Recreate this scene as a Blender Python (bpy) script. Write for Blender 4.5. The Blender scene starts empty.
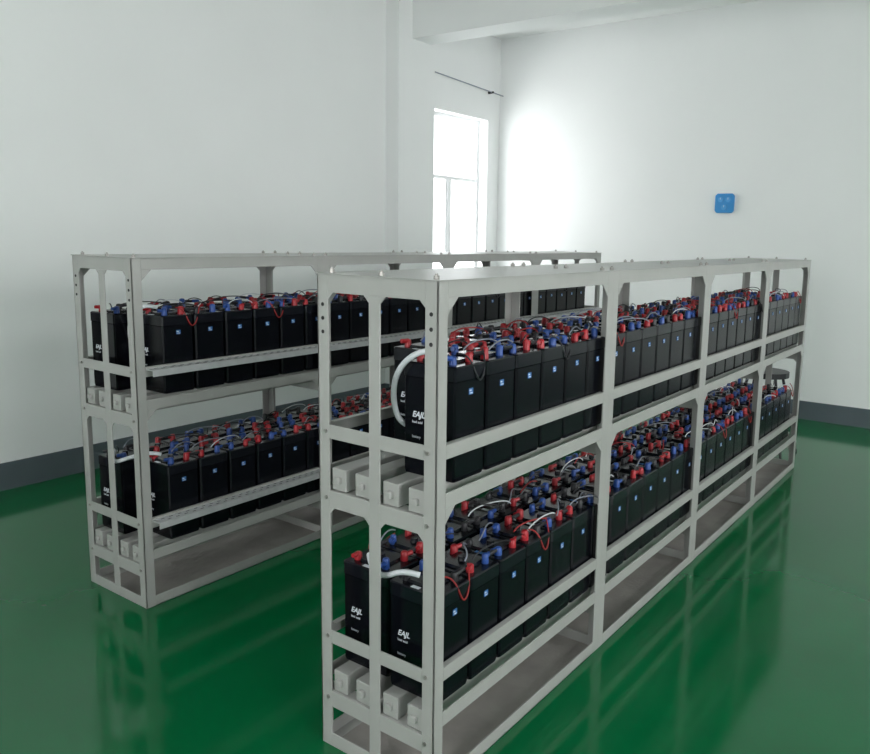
import bpy, math, random
from mathutils import Matrix, Vector
random.seed(7)
scene=bpy.context.scene
try:
    scene.view_settings.view_transform='Standard'
    scene.view_settings.look='None'
    scene.view_settings.exposure=0.0
except Exception as e: print(e)

# ---------------------------------------------------------------- materials
def mat(name,col,rough=.5,metal=0.0,noise=0.0,nscale=8.0,bump=0.0,bscale=60.0,spec=.5,coat=0.0):
    m=bpy.data.materials.new(name);m.use_nodes=True
    nt=m.node_tree;b=nt.nodes['Principled BSDF']
    b.inputs['Roughness'].default_value=rough;b.inputs['Metallic'].default_value=metal
    b.inputs['Specular IOR Level'].default_value=spec
    b.inputs['Coat Weight'].default_value=coat
    b.inputs['Base Color'].default_value=(*col,1)
    tc=nt.nodes.new('ShaderNodeTexCoord')
    if noise>0:
        n=nt.nodes.new('ShaderNodeTexNoise');n.inputs['Scale'].default_value=nscale;n.inputs['Detail'].default_value=5
        nt.links.new(tc.outputs['Object'],n.inputs['Vector'])
        r=nt.nodes.new('ShaderNodeValToRGB')
        r.color_ramp.elements[0].position=.3;r.color_ramp.elements[1].position=.7
        r.color_ramp.elements[0].color=(*[c*(1-noise) for c in col],1)
        r.color_ramp.elements[1].color=(*[min(1,c*(1+noise)) for c in col],1)
        nt.links.new(n.outputs['Fac'],r.inputs['Fac']);nt.links.new(r.outputs['Color'],b.inputs['Base Color'])
    if bump>0:
        n2=nt.nodes.new('ShaderNodeTexNoise');n2.inputs['Scale'].default_value=bscale;n2.inputs['Detail'].default_value=3
        nt.links.new(tc.outputs['Object'],n2.inputs['Vector'])
        bp=nt.nodes.new('ShaderNodeBump');bp.inputs['Strength'].default_value=bump;bp.inputs['Distance'].default_value=.01
        nt.links.new(n2.outputs['Fac'],bp.inputs['Height']);nt.links.new(bp.outputs['Normal'],b.inputs['Normal'])
    return m
M_wall=mat('wall_paint',(.87,.885,.88),.75,noise=.015,nscale=1.2,bump=.05,bscale=40)
M_ceil=mat('ceiling_paint',(.86,.87,.865),.8,noise=.015,nscale=1.0)
M_floor=mat('green_epoxy_floor',(.001,.115,.036),.11,noise=.10,nscale=1.5,bump=.035,bscale=6,spec=.45)
M_base=mat('baseboard_paint',(.10,.125,.14),.45,noise=.06,nscale=5)
M_conc=mat('bare_concrete',(.32,.30,.28),.8,noise=.15,nscale=6,bump=.2,bscale=60)
M_frame=mat('rack_grey_paint',(.375,.375,.36),.36,noise=.04,nscale=9,bump=.03,bscale=120)
M_galv=mat('galvanised_steel',(.50,.51,.52),.4,metal=.15,noise=.08,nscale=20)
M_slot=mat('slot_shadow',(.09,.09,.09),.8)
M_dark=mat('dark_hole',(.02,.02,.02),.8)
M_bat=mat('battery_black_plastic',(.0030,.0035,.006),.24,noise=.15,nscale=14,bump=.03,bscale=200,spec=.22)
M_lid=mat('battery_lid_plastic',(.005,.006,.010),.22,noise=.1,nscale=20,spec=.4)
M_red=mat('red_terminal_boot',(.38,.010,.018),.35,noise=.15,nscale=30)
M_blue=mat('blue_terminal_boot',(.014,.065,.29),.35,noise=.15,nscale=30)
M_white=mat('white_label',(.72,.75,.80),.5,noise=.05,nscale=80)
M_lblue=mat('blue_label',(.03,.14,.38),.5,noise=.1,nscale=80)
M_hose=mat('white_hose',(.66,.69,.72),.4,noise=.05,nscale=50)
M_link=mat('cable_black',(.012,.012,.016),.4,noise=.1,nscale=40)
M_wred=mat('wire_red',(.32,.015,.015),.45,noise=.05)
M_wgrey=mat('wire_grey',(.25,.27,.32),.45,noise=.05)
M_bolt=mat('bolt_zinc',(.35,.34,.32),.4,metal=.7,noise=.05)
M_frm=mat('window_upvc',(.88,.89,.9),.3,noise=.02)
M_meter=mat('meter_blue_plastic',(.045,.29,.66),.35,noise=.05,nscale=20)
M_mlight=mat('meter_light_blue',(.10,.38,.74),.4,noise=.05,nscale=20)

# ---------------------------------------------------------------- mesh builder
class MB:
    def __init__(s): s.v=[];s.f=[];s.m=[];s.mats=[]
    def mi(s,m):
        if m not in s.mats: s.mats.append(m)
        return s.mats.index(m)
    def add(s,vs,fs,m):
        o=len(s.v);k=s.mi(m)
        s.v+=[tuple(a) for a in vs]
        for f in fs: s.f.append(tuple(i+o for i in f));s.m.append(k)
    def box(s,x0,x1,y0,y1,z0,z1,m):
        x0,x1=min(x0,x1),max(x0,x1);y0,y1=min(y0,y1),max(y0,y1)
        s.add([(x0,y0,z0),(x1,y0,z0),(x1,y1,z0),(x0,y1,z0),(x0,y0,z1),(x1,y0,z1),(x1,y1,z1),(x0,y1,z1)],
          [(0,3,2,1),(4,5,6,7),(0,1,5,4),(1,2,6,5),(2,3,7,6),(3,0,4,7)],m)
    def prism(s,pts,vec,m):
        n=len(pts);vec=Vector(vec)
        a=[Vector(p) for p in pts];b=[p+vec for p in a]
        fs=[tuple(range(n-1,-1,-1)),tuple(range(n,2*n))]+[(i,(i+1)%n,n+(i+1)%n,n+i) for i in range(n)]
        s.add(a+b,fs,m)
    def tube(s,p0,p1,r0,r1,m,n=10,dome=False):
        p0=Vector(p0);p1=Vector(p1);d=(p1-p0);L=d.length;d.normalize()
        t=Vector((0,0,1)) if abs(d.z)<.9 else Vector((1,0,0))
        a=d.cross(t).normalized();b=d.cross(a)
        prof=[(0,r0),(L,r1)]
        if dome: prof=[(0,r0),(L-r1*.5,r1),(L-r1*.12,r1*.75),(L,r1*.35)]
        vs=[]
        for h,r in prof:
            for i in range(n):
                an=2*math.pi*i/n
                vs.append(p0+d*h+a*(r*math.cos(an))+b*(r*math.sin(an)))
        fs=[]
        for k in range(len(prof)-1):
            for i in range(n):
                j=(i+1)%n
                fs.append((k*n+i,(k+1)*n+i,(k+1)*n+j,k*n+j))
        fs.append(tuple(range(n)));fs.append(tuple((len(prof)-1)*n+i for i in range(n-1,-1,-1)))
        s.add(vs,fs,m)
    def oct(s,x0,x1,y0,y1,levels,c,m):
        vs=[]
        for z,i in levels:
            a0,a1,b0,b1=x0+i,x1-i,y0+i,y1-i
            vs+=[(a0+c,b0,z),(a1-c,b0,z),(a1,b0+c,z),(a1,b1-c,z),(a1-c,b1,z),(a0+c,b1,z),(a0,b1-c,z),(a0,b0+c,z)]
        fs=[tuple(range(7,-1,-1))]
        for k in range(len(levels)-1):
            for i in range(8):
                j=(i+1)%8;fs.append((k*8+i,k*8+j,(k+1)*8+j,(k+1)*8+i))
        fs.append(tuple((len(levels)-1)*8+i for i in range(8)))
        s.add(vs,fs,m)
    def obj(s,name,parent=None,smooth=False,bevel=0):
        me=bpy.data.meshes.new(name);me.from_pydata(s.v,[],s.f);me.update()
        for m in s.mats: me.materials.append(m)
        me.polygons.foreach_set('material_index',s.m)
        if smooth:
            me.polygons.foreach_set('use_smooth',[True]*len(me.polygons))
            try: me.set_sharp_from_angle(angle=math.radians(40))
            except Exception: pass
        o=bpy.data.objects.new(name,me);scene.collection.objects.link(o)
        if parent: o.parent=parent
        if bevel:
            b=o.modifiers.new('bev','BEVEL');b.width=bevel;b.segments=2;b.limit_method='ANGLE'
        return o
def empty(name,loc=(0,0,0)):
    e=bpy.data.objects.new(name,None);scene.collection.objects.link(e);e.location=loc
    e.empty_display_size=.1
    return e
def curveobj(name,splines,r,m,parent=None):
    c=bpy.data.curves.new(name,'CURVE');c.dimensions='3D';c.bevel_depth=r;c.bevel_resolution=3;c.resolution_u=8
    for pts in splines:
        sp=c.splines.new('NURBS');sp.points.add(len(pts)-1)
        for p,q in zip(sp.points,pts): p.co=(*q,1)
        sp.use_endpoint_u=True;sp.order_u=min(4,len(pts))
    c.materials.append(m)
    o=bpy.data.objects.new(name,c);scene.collection.objects.link(o)
    if parent: o.parent=parent
    return o

# ---------------------------------------------------------------- camera
f=773.4669;yaw=.6051;pit=.1495;roll=.0213;cx=488.71;cy=352.90;E=1.6
fw=Vector((-math.sin(yaw),math.cos(yaw),0));R=Vector((math.cos(yaw),math.sin(yaw),0))
fwd=(fw*math.cos(pit)+Vector((0,0,-math.sin(pit))))
dn=(-fw*math.sin(pit)+Vector((0,0,-math.cos(pit))))
c_,s_=math.cos(roll),math.sin(roll)
camR=R*c_-dn*s_;camD=R*s_+dn*c_
cd=bpy.data.cameras.new('camera');cam=bpy.data.objects.new('camera',cd);scene.collection.objects.link(cam)
m=Matrix.Identity(4)
for i in range(3):
    m[i][0]=camR[i];m[i][1]=-camD[i];m[i][2]=-fwd[i]
m[2][3]=E
cam.matrix_world=m
cd.sensor_width=36;cd.lens=f/870*36;cd.shift_x=(435-cx)/870;cd.shift_y=(cy-377)/870;cd.clip_start=.02
scene.camera=cam

# ---------------------------------------------------------------- room
XW=-5.02;YW=7.37;XR=3.4;YB=-2.6;ZC=3.74;T=.24
def wall_hole(name,axis,pos,out,a0,a1,holes):
    b=MB()
    def bx(u0,u1,z0,z1):
        if u1-u0<1e-4 or z1-z0<1e-4:return
        p0,p1=sorted((pos,pos+out*T))
        if axis=='x': b.box(p0,p1,u0,u1,z0,z1,M_wall)
        else: b.box(u0,u1,p0,p1,z0,z1,M_wall)
    cur=a0
    for (h0,h1,z0,z1) in sorted(holes):
        bx(cur,h0,0,ZC);bx(h0,h1,0,z0);bx(h0,h1,z1,ZC);cur=h1
    bx(cur,a1,0,ZC)
    return b.obj(name)
WIN_L=(6.12,7.15,.95,2.85)
WR=[(-.6,1.4,.95,2.9),(3.2,5.2,.95,2.9)]  # openings in the unseen right wall, added for the lamps there
WB=[(-2.2,.2,.95,2.9)]  # opening in the unseen back wall, added for a lamp
wall_hole('wall_left','x',XW,-1,YB-T,YW+T,[WIN_L])
wall_hole('wall_right','x',XR,1,YB-T,YW+T,WR)
wall_hole('wall_far','y',YW,1,XW,XR,[])
wall_hole('wall_back','y',YB,-1,XW,XR,WB)
b=MB();b.box(XW-T,XR+T,YB-T,YW+T,-.1,0,M_floor);b.obj('floor')
b=MB();b.box(XW-T,XR+T,YB-T,YW+T,ZC,ZC+.1,M_ceil);b.obj('ceiling')
b=MB();b.box(XW,-4.86,5.50,6.02,0,ZC,M_wall);b.obj('wall_pilaster')  # full-height pilaster on the left wall
b=MB();b.box(-4.86,XR,5.69,5.97,3.38,ZC,M_wall);b.obj('ceiling_beam')
bh=.17
b=MB();b.box(XW,XW+.012,YB,5.50,0,bh,M_base);b.box(XW,-4.848,5.488,5.50,0,bh,M_base);b.box(-4.86,-4.848,5.5,6.02,0,bh,M_base);b.box(XW,XW+.012,6.02,YW,0,bh,M_base);b.obj('baseboard_left')
b=MB();b.box(XW,XR,YW-.012,YW,0,bh,M_base);b.obj('baseboard_far')
b=MB();b.box(XR-.012,XR,YB,YW,0,bh,M_base);b.obj('baseboard_right')
b=MB();b.box(XW,XR,YB,YB+.012,0,bh,M_base);b.obj('baseboard_back')
def window(name,axis,pos,out,h):
    h0,h1,z0,z1=h;b=MB();w=.04
    p0,p1=sorted((pos+out*.12,pos+out*.16))
    def bx(u0,u1,a,c,e=0):
        if axis=='x': b.box(p0-e,p1+e,u0,u1,a,c,M_frm)
        else: b.box(u0,u1,p0-e,p1+e,a,c,M_frm)
    bx(h0,h0+w,z0,z1);bx(h1-w,h1,z0,z1);bx(h0+w,h1-w,z0,z0+w);bx(h0+w,h1-w,z1-w,z1)
    zt=z0+(z1-z0)*.66
    bx(h0+w,h1-w,zt-.018,zt+.018)
    mid=(h0+h1)/2
    bx(mid-.03,mid+.03,z0+w,zt-.018)
    bx(h0+w,h0+w+.03,z0+w,zt-.018,-.01);bx(mid-.055,mid-.03,z0+w,zt-.018,-.01)
    q0,q1=sorted((pos-out*.03,pos+out*.10))
    if axis=='x': b.box(q0,q1,h0,h1,z0,z0+.02,M_frm)
    else: b.box(h0,h1,q0,q1,z0,z0+.02,M_frm)
    b.obj(name)
window('window_1','x',XW,-1,WIN_L)
window('unseen_window_2','x',XR,1,WR[0]);window('unseen_window_3','x',XR,1,WR[1])  # unseen windows, added to carry the lamps on the right
window('unseen_window_4','y',YB,-1,WB[0])  # unseen window, added to carry the lamp from behind
e=empty('curtain_rod')
b=MB();b.tube((XW+.05,6.04,3.185),(XW+.05,7.36,3.135),.006,.006,M_wgrey,8);b.obj('rod',e)
b=MB();b.tube((XW,7.15,3.143),(XW+.065,7.15,3.143),.014,.011,M_dark);b.tube((XW,6.1,3.183),(XW+.065,6.1,3.183),.014,.011,M_dark);b.obj('hooks',e)

# wall thermo-hygrometer
e=empty('wall_thermometer',(-2.42,YW,1.955))
b=MB()
w=.090;c=.020
pts=[(-w+c,0,-w),(w-c,0,-w),(w,0,-w+c),(w,0,w-c),(w-c,0,w),(-w+c,0,w),(-w,0,w-c),(-w,0,-w+c)]
b.prism(pts,(0,-.03,0),M_meter)
b.obj('case',e,bevel=.006)
b=MB()
for (x,z,r) in [(-.036,.033,.030),(.036,.033,.030),(0,-.038,.032)]:
    b.tube((x,-.029,z),(x,-.036,z),r,r,M_meter,16)
    b.tube((x,-.035,z),(x,-.039,z),r*.8,r*.8,M_mlight,16)
    b.box(x-.002,x+.002,-.041,-.038,z,z+r*.6,M_white)
b.obj('dials',e)

# ---------------------------------------------------------------- racks
W=.449;H=1.4856;L=1.0328
TIERS=[.26,.91]
def rack(X1,Y0,left):
    e=empty('battery_rack',(X1,Y0,0))
    b=MB();t=.005;a=.043;F=M_frame;LN=4*L
    def side(xo,inn):
        def pl(y0,y1,z0,z1): b.box(xo,xo+inn*t,y0,y1,z0,z1,F)
        for k in range(5):
            y=k*L
            if k==0: rng=[(0,a)]
            elif k==4: rng=[(LN-a,LN)]
            else: rng=[(y-a,y-.001),(y+.001,y+a)]
            for (y0,y1) in rng: pl(y0,y1,0,H-.003)
            for yy in ([0] if k==0 else [LN-t] if k==4 else [y-.5*t]):
                b.box(xo,xo+inn*a,yy,yy+t,0,H-.003,F)
        for k in range(4):
            y0=k*L+a;y1=(k+1)*L-a
            pl(y0,y1,H-.048,H-.003)
            b.box(xo,xo+inn*.04,y0,y1,.0,.005,F);pl(y0,y1,.0,.045)
            for zb in TIERS:
                pl(y0,y1,zb+.088,zb+.128)
                b.box(xo+inn*t,xo+inn*.02,y0,y1,zb+.124,zb+.128,F)
                pl(y0,y1,zb-.052,zb-.008)
            g=.045
            for (yc,sg) in ((y0,1),(y1,-1)):
                for (zc,sz) in ((H-.048,-1),(.858,-1),):
                    b.prism([(xo,yc,zc),(xo,yc+sg*g,zc),(xo,yc,zc+sz*g)],(inn*t,0,0),F)
    side(0,-1);side(-W,1)
    for k in range(5):
        y=k*L
        yy=0 if k==0 else (LN-t if k==4 else y-t/2)
        end=k in(0,4)
        def pe(x0,x1,z0,z1,d=t): b.box(x0,x1,yy,yy+d,z0,z1,F)
        pe(-W+a,-a,H-.055,H-.003)
        pe(-W+a,-a,0,.045)
        if end: pe(-W/2-.021,-W/2+.021,.045,H-.055)
        for zb in TIERS:
            if end:
                for (x0,x1) in ((-W+a,-W/2-.021),(-W/2+.021,-a)):
                    pe(x0,x1,zb+.088,zb+.130)
            for (x0,x1) in ((-W+a,-W/2-.021),(-W/2+.021,-a)) if end else ((-W+a,-a),):
                pe(x0,x1,zb-.125,zb-.072)
            b.box(-W+t,-t,yy+t,yy+.045,zb-.077,zb-.072,F)
        if end:
            g=.020
            for (xc,sg) in ((-W+a,1),(-W/2-.021,-1),(-W/2+.021,1),(-a,-1)):
                for (zc,sz) in ((H-.055,-1),(.91-.125,-1)):
                    b.prism([(xc,yy,zc),(xc+sg*g,yy,zc),(xc,yy,zc+sz*g)],(0,t,0),F)
    b.box(-W-.004,.004,-.004,LN+.004,H-.003,H,F)
    b.obj('frame',e,bevel=.0012)
    b=MB()
    for zb in TIERS:
        for xc in (-W+.075,-W/2-.055,-W/2+.055,-.075):
            b.box(xc-.029,xc+.029,-.0+.008,LN-.008,zb-.07,zb-.002,M_frame)
            b.box(xc-.010,xc+.010,-.004,.008,zb-.046,zb-.026,M_frame)
    b.obj('shelf_channels',e,bevel=.003)
    b=MB()
    for k in range(5):
        for xx in (-W+.03,-W/2,-.03):
            for dy in ((.03,) if k==0 else (LN-k*L-.03,) if k==4 else (-.04,.04)):
                p=(xx,k*L+dy,H-.001);b.tube(p,(p[0],p[1],H+.010),.008,.008,M_bolt,6)
                b.tube((p[0],p[1],H+.008),(p[0],p[1],H+.015),.004,.004,M_bolt,6)
    for xx in (-W+.022,-.022):
        for z in (H-.09,H-.13,H-.17):
            b.tube((xx,.002,z),(xx,-.0012,z),.006,.006,M_dark,8)
    for z in (1.02,.815,.37,.165):
        for xx in (-W+.03,-.03): b.tube((xx,.002,z),(xx,-.005,z),.006,.006,M_bolt,6)
    b.obj('bolts_and_holes',e)
    if left:
        b=MB()
        for zb in TIERS:
            y0,y1=a,LN-a
            b.box(.0,.055,y0,y1,zb+.118,zb+.122,M_galv)
            b.box(.051,.055,y0,y1,zb+.095,zb+.118,M_galv)
            y=y0+.03
            while y<y1-.03:
                b.box(.012,.017,y,y+.016,zb+.1215,zb+.1228,M_slot)
                b.box(.034,.039,y+.018,y+.034,zb+.1215,zb+.1228,M_slot)
                y+=.04
        b.obj('slotted_rails',e)
    b=MB();b.box(-W+.01,-.01,.01,LN-.01,.0,.004,M_conc);b.obj('base_tray',e)
    return e

BH=.33;BX=.19;BY=.150;PITCH=.158
def bank(X1,Y0,starts):
    e=empty('battery_bank',(X1,Y0,0))
    bodies=MB();caps=MB();wr={'r':[],'g':[],'k':[],'w':[]}
    for ti,zb in enumerate(TIERS):
        for ri,(xa,xb) in enumerate(((-W+.024,-W+.214),(-.214,-.024))):
            t0=starts[ti][ri]
            n=int((4*L-.05-t0)/PITCH)
            for i in range(n):
                y0=t0+i*PITCH;y1=y0+BY;xm=(xa+xb)/2;ym=(y0+y1)/2;zt=zb+BH
                bodies.oct(xa,xb,y0,y1,[(zb-.002,.004),(zb+.01,.0015),(zt-.045,.0015)],.006,M_bat)
                bodies.oct(xa,xb,y0,y1,[(zt-.045,.004),(zt-.042,.0),(zt-.004,.0),(zt,.004)],.006,M_lid)
                bodies.oct(xm-.05,xm+.05,ym-.05,ym+.05,[(zt,.0),(zt+.008,.003)],.006,M_lid)
                caps.tube((xm,ym,zt+.008),(xm,ym,zt+.02),.013,.011,M_lid,8)
                outx=xb if ri==1 else xa;sg=1 if ri==1 else -1
                zl=zt-.062-.006*random.random()
                bodies.box(outx-.001,outx+sg*.0005,ym-.010,ym+.010,zl-.018,zl,M_lblue)
                bodies.box(outx,outx+sg*.0009,ym-.008,ym+.001,zl-.008,zl-.004,M_white)
                bodies.box(outx,outx+sg*.0009,ym-.006,ym+.007,zl-.015,zl-.0125,M_white)
                if i%2==0: bodies.box(xm-.015,xm+.015,y0+.004,y0+.018,zt,zt+.0008,M_white if i%4==0 else M_lblue)
                for sx in (-1,1):
                    flip=(i%2==0)==(sx>0)
                    for sy in (-1,1):
                        px=xm+sx*.058+random.uniform(-.004,.004);py=ym+sy*.040
                        red=(sy>0)==flip
                        mm=M_red if red else M_blue
                        if random.random()<.15: mm=M_link
                        h=.024+.012*random.random();rr=random.uniform(.0115,.0145)
                        caps.tube((px,py,zt),(px,py,zt+h),rr,rr*.9,mm,10,dome=True)
                        d=.028 if sy>0 else -.028
                        ang=random.uniform(-.4,.4)
                        q=(px+d*math.sin(ang),py+d*math.cos(ang),zt+.020)
                        caps.tube((px,py,zt+.018),q,.0085,.007,mm,8)
                if i<n-1:
                    for sx in (-1,1):
                        px=xm+sx*.058
                        caps.tube((px,ym+.055,zt+.019),(px,ym+PITCH-.055,zt+.019),.007,.007,M_link,6)
                for _ in range(2 if i%2 else 1):
                    x=xm+random.uniform(-.06,.06);y=ym+random.uniform(-.05,.05)
                    ln=random.uniform(.08,.2);dx=random.uniform(-.08,.08)
                    x2=min(max(x+dx,xa),xb)
                    hh=zt+random.uniform(.03,.042)
                    wr[random.choice('rggkkkw')].append([(x,y,zt+.02),(x,y+.02,hh),((x+x2)/2,y+ln/2,hh+.01),(x2,y+ln,hh),(x2,y+ln+.02,zt+.02)])
                if i%3==0 and random.random()<.6:
                    y=ym+random.uniform(-.03,.03);o=outx+sg*.005
                    wr[random.choice('rk')].append([(xm+sg*.06,y,zt+.03),(o-sg*.02,y+.02,zt+.03),(o,y+.03,zt-.02),(o,y+.05,zt-.06),(o,y+.08,zt-.03),(o-sg*.02,y+.10,zt+.02),(xm+sg*.06,y+.12,zt+.03)])
            cu=bpy.data.curves.new('logo','FONT');cu.body='EAJL';cu.size=.024;cu.shear=.3;cu.extrude=.0003;cu.offset=.0006
            cu.materials.append(M_white)
            lo=bpy.data.objects.new('logo_text',cu);scene.collection.objects.link(lo);lo.parent=e
            lo.location=(xa+.035,t0+.0005,zb+.17);lo.rotation_euler=(math.pi/2,0,0)
            cu=bpy.data.curves.new('spec','FONT');cu.body='lead acid\n\n\n\nbattery';cu.size=.011;cu.extrude=.0003
            cu.materials.append(M_white)
            lo=bpy.data.objects.new('spec_text',cu);scene.collection.objects.link(lo);lo.parent=e
            lo.location=(xa+.035,t0+.0005,zb+.152);lo.rotation_euler=(math.pi/2,0,0)
    bodies.obj('batteries',e);caps.obj('terminal_boots',e,smooth=True)
    for k,mm,nm in (('r',M_wred,'red_wires'),('g',M_wgrey,'grey_wires'),('k',M_link,'black_wires'),('w',M_hose,'white_wires')):
        curveobj(nm,wr[k],.0024,mm,e)
    hs=[]
    for ti,zb in enumerate(TIERS):
        zt=zb+BH;t0=starts[ti][1];tl=starts[ti][0]
        if ti==1:
            hs.append([(-.10,t0+.03,zt+.03),(-.12,t0-.01,zt+.045),(-.17,t0-.035,zt+.02),(-.225,t0-.03,zt-.05),(-.235,t0-.02,zt-.13),(-.225,t0-.0,zt-.2),(-.225,t0+.1,zt-.22)])
        else:
            hs.append([(-.34,tl+.03,zt+.03),(-.30,tl-.005,zt+.01),(-.25,tl-.02,zt+.0),(-.20,tl-.02,zt+.02),(-.16,t0+.0,zt+.045),(-.12,t0+.03,zt+.03)])
    curveobj('conduit_loops',hs,.0085,M_hose,e)
    return e

RX,RY=-1.2459,1.5666
LX,LY=-2.9351,1.7271
rack(RX,RY,False);bank(RX,RY,[(.07,.05),(.30,.11)])
rack(LX,LY,True);bank(LX,LY,[(.05,.14),(.05,.14)])

# ---------------------------------------------------------------- small stool beyond the far end
e=empty('stool',(-1.56,5.95,0))
b=MB()
n=20
b.tube((0,0,.60),(0,0,.64),.17,.17,M_link,n,dome=False)
for sx in(-1,1):
    for sy in(-1,1):
        b.tube((sx*.10,sy*.10,.60),(sx*.21,sy*.21,0),.011,.011,M_link,8)
        b.tube((sx*.21,sy*.21,0),(sx*.21,sy*.21,.02),.016,.014,M_link,8)
for a0 in range(n):
    a1=a0+1;q=lambda k:(.19*math.cos(2*math.pi*k/n),.19*math.sin(2*math.pi*k/n),.25)
    b.tube(q(a0),q(a1),.007,.007,M_link,6)
b.obj('frame_and_seat',e)

# ---------------------------------------------------------------- light
w=bpy.data.worlds.new('world');scene.world=w;w.use_nodes=True
nt=w.node_tree;bg=nt.nodes['Background']
bg.inputs['Color'].default_value=(.95,.98,1,1);bg.inputs['Strength'].default_value=4.6
def area(name,loc,d,sx,sy,en,col=(1,.995,.98)):
    l=bpy.data.lights.new(name,'AREA');l.shape='RECTANGLE';l.size=sx;l.size_y=sy;l.energy=en;l.color=col
    o=bpy.data.objects.new(name,l);scene.collection.objects.link(o);o.location=loc
    o.rotation_euler=Vector(d).to_track_quat('-Z','Z').to_euler()
    return o
area('daylight_1',(XW-.9,6.0,2.3),(1,0.15,-.15),1.8,2.2,55)
area('added_light_2',(XR+.3,.4,1.95),(-1,0,-.1),2.0,1.9,72)  # lamp added outside an unseen right window to brighten the room
area('added_light_3',(XR+.3,4.2,1.95),(-1,0,-.1),2.0,1.9,55)  # second added lamp on the right, out of view
area('added_light_4',(-1.0,YB-.3,1.95),(0,1,-.1),2.3,1.9,50)  # lamp added behind the camera, outside the unseen back window
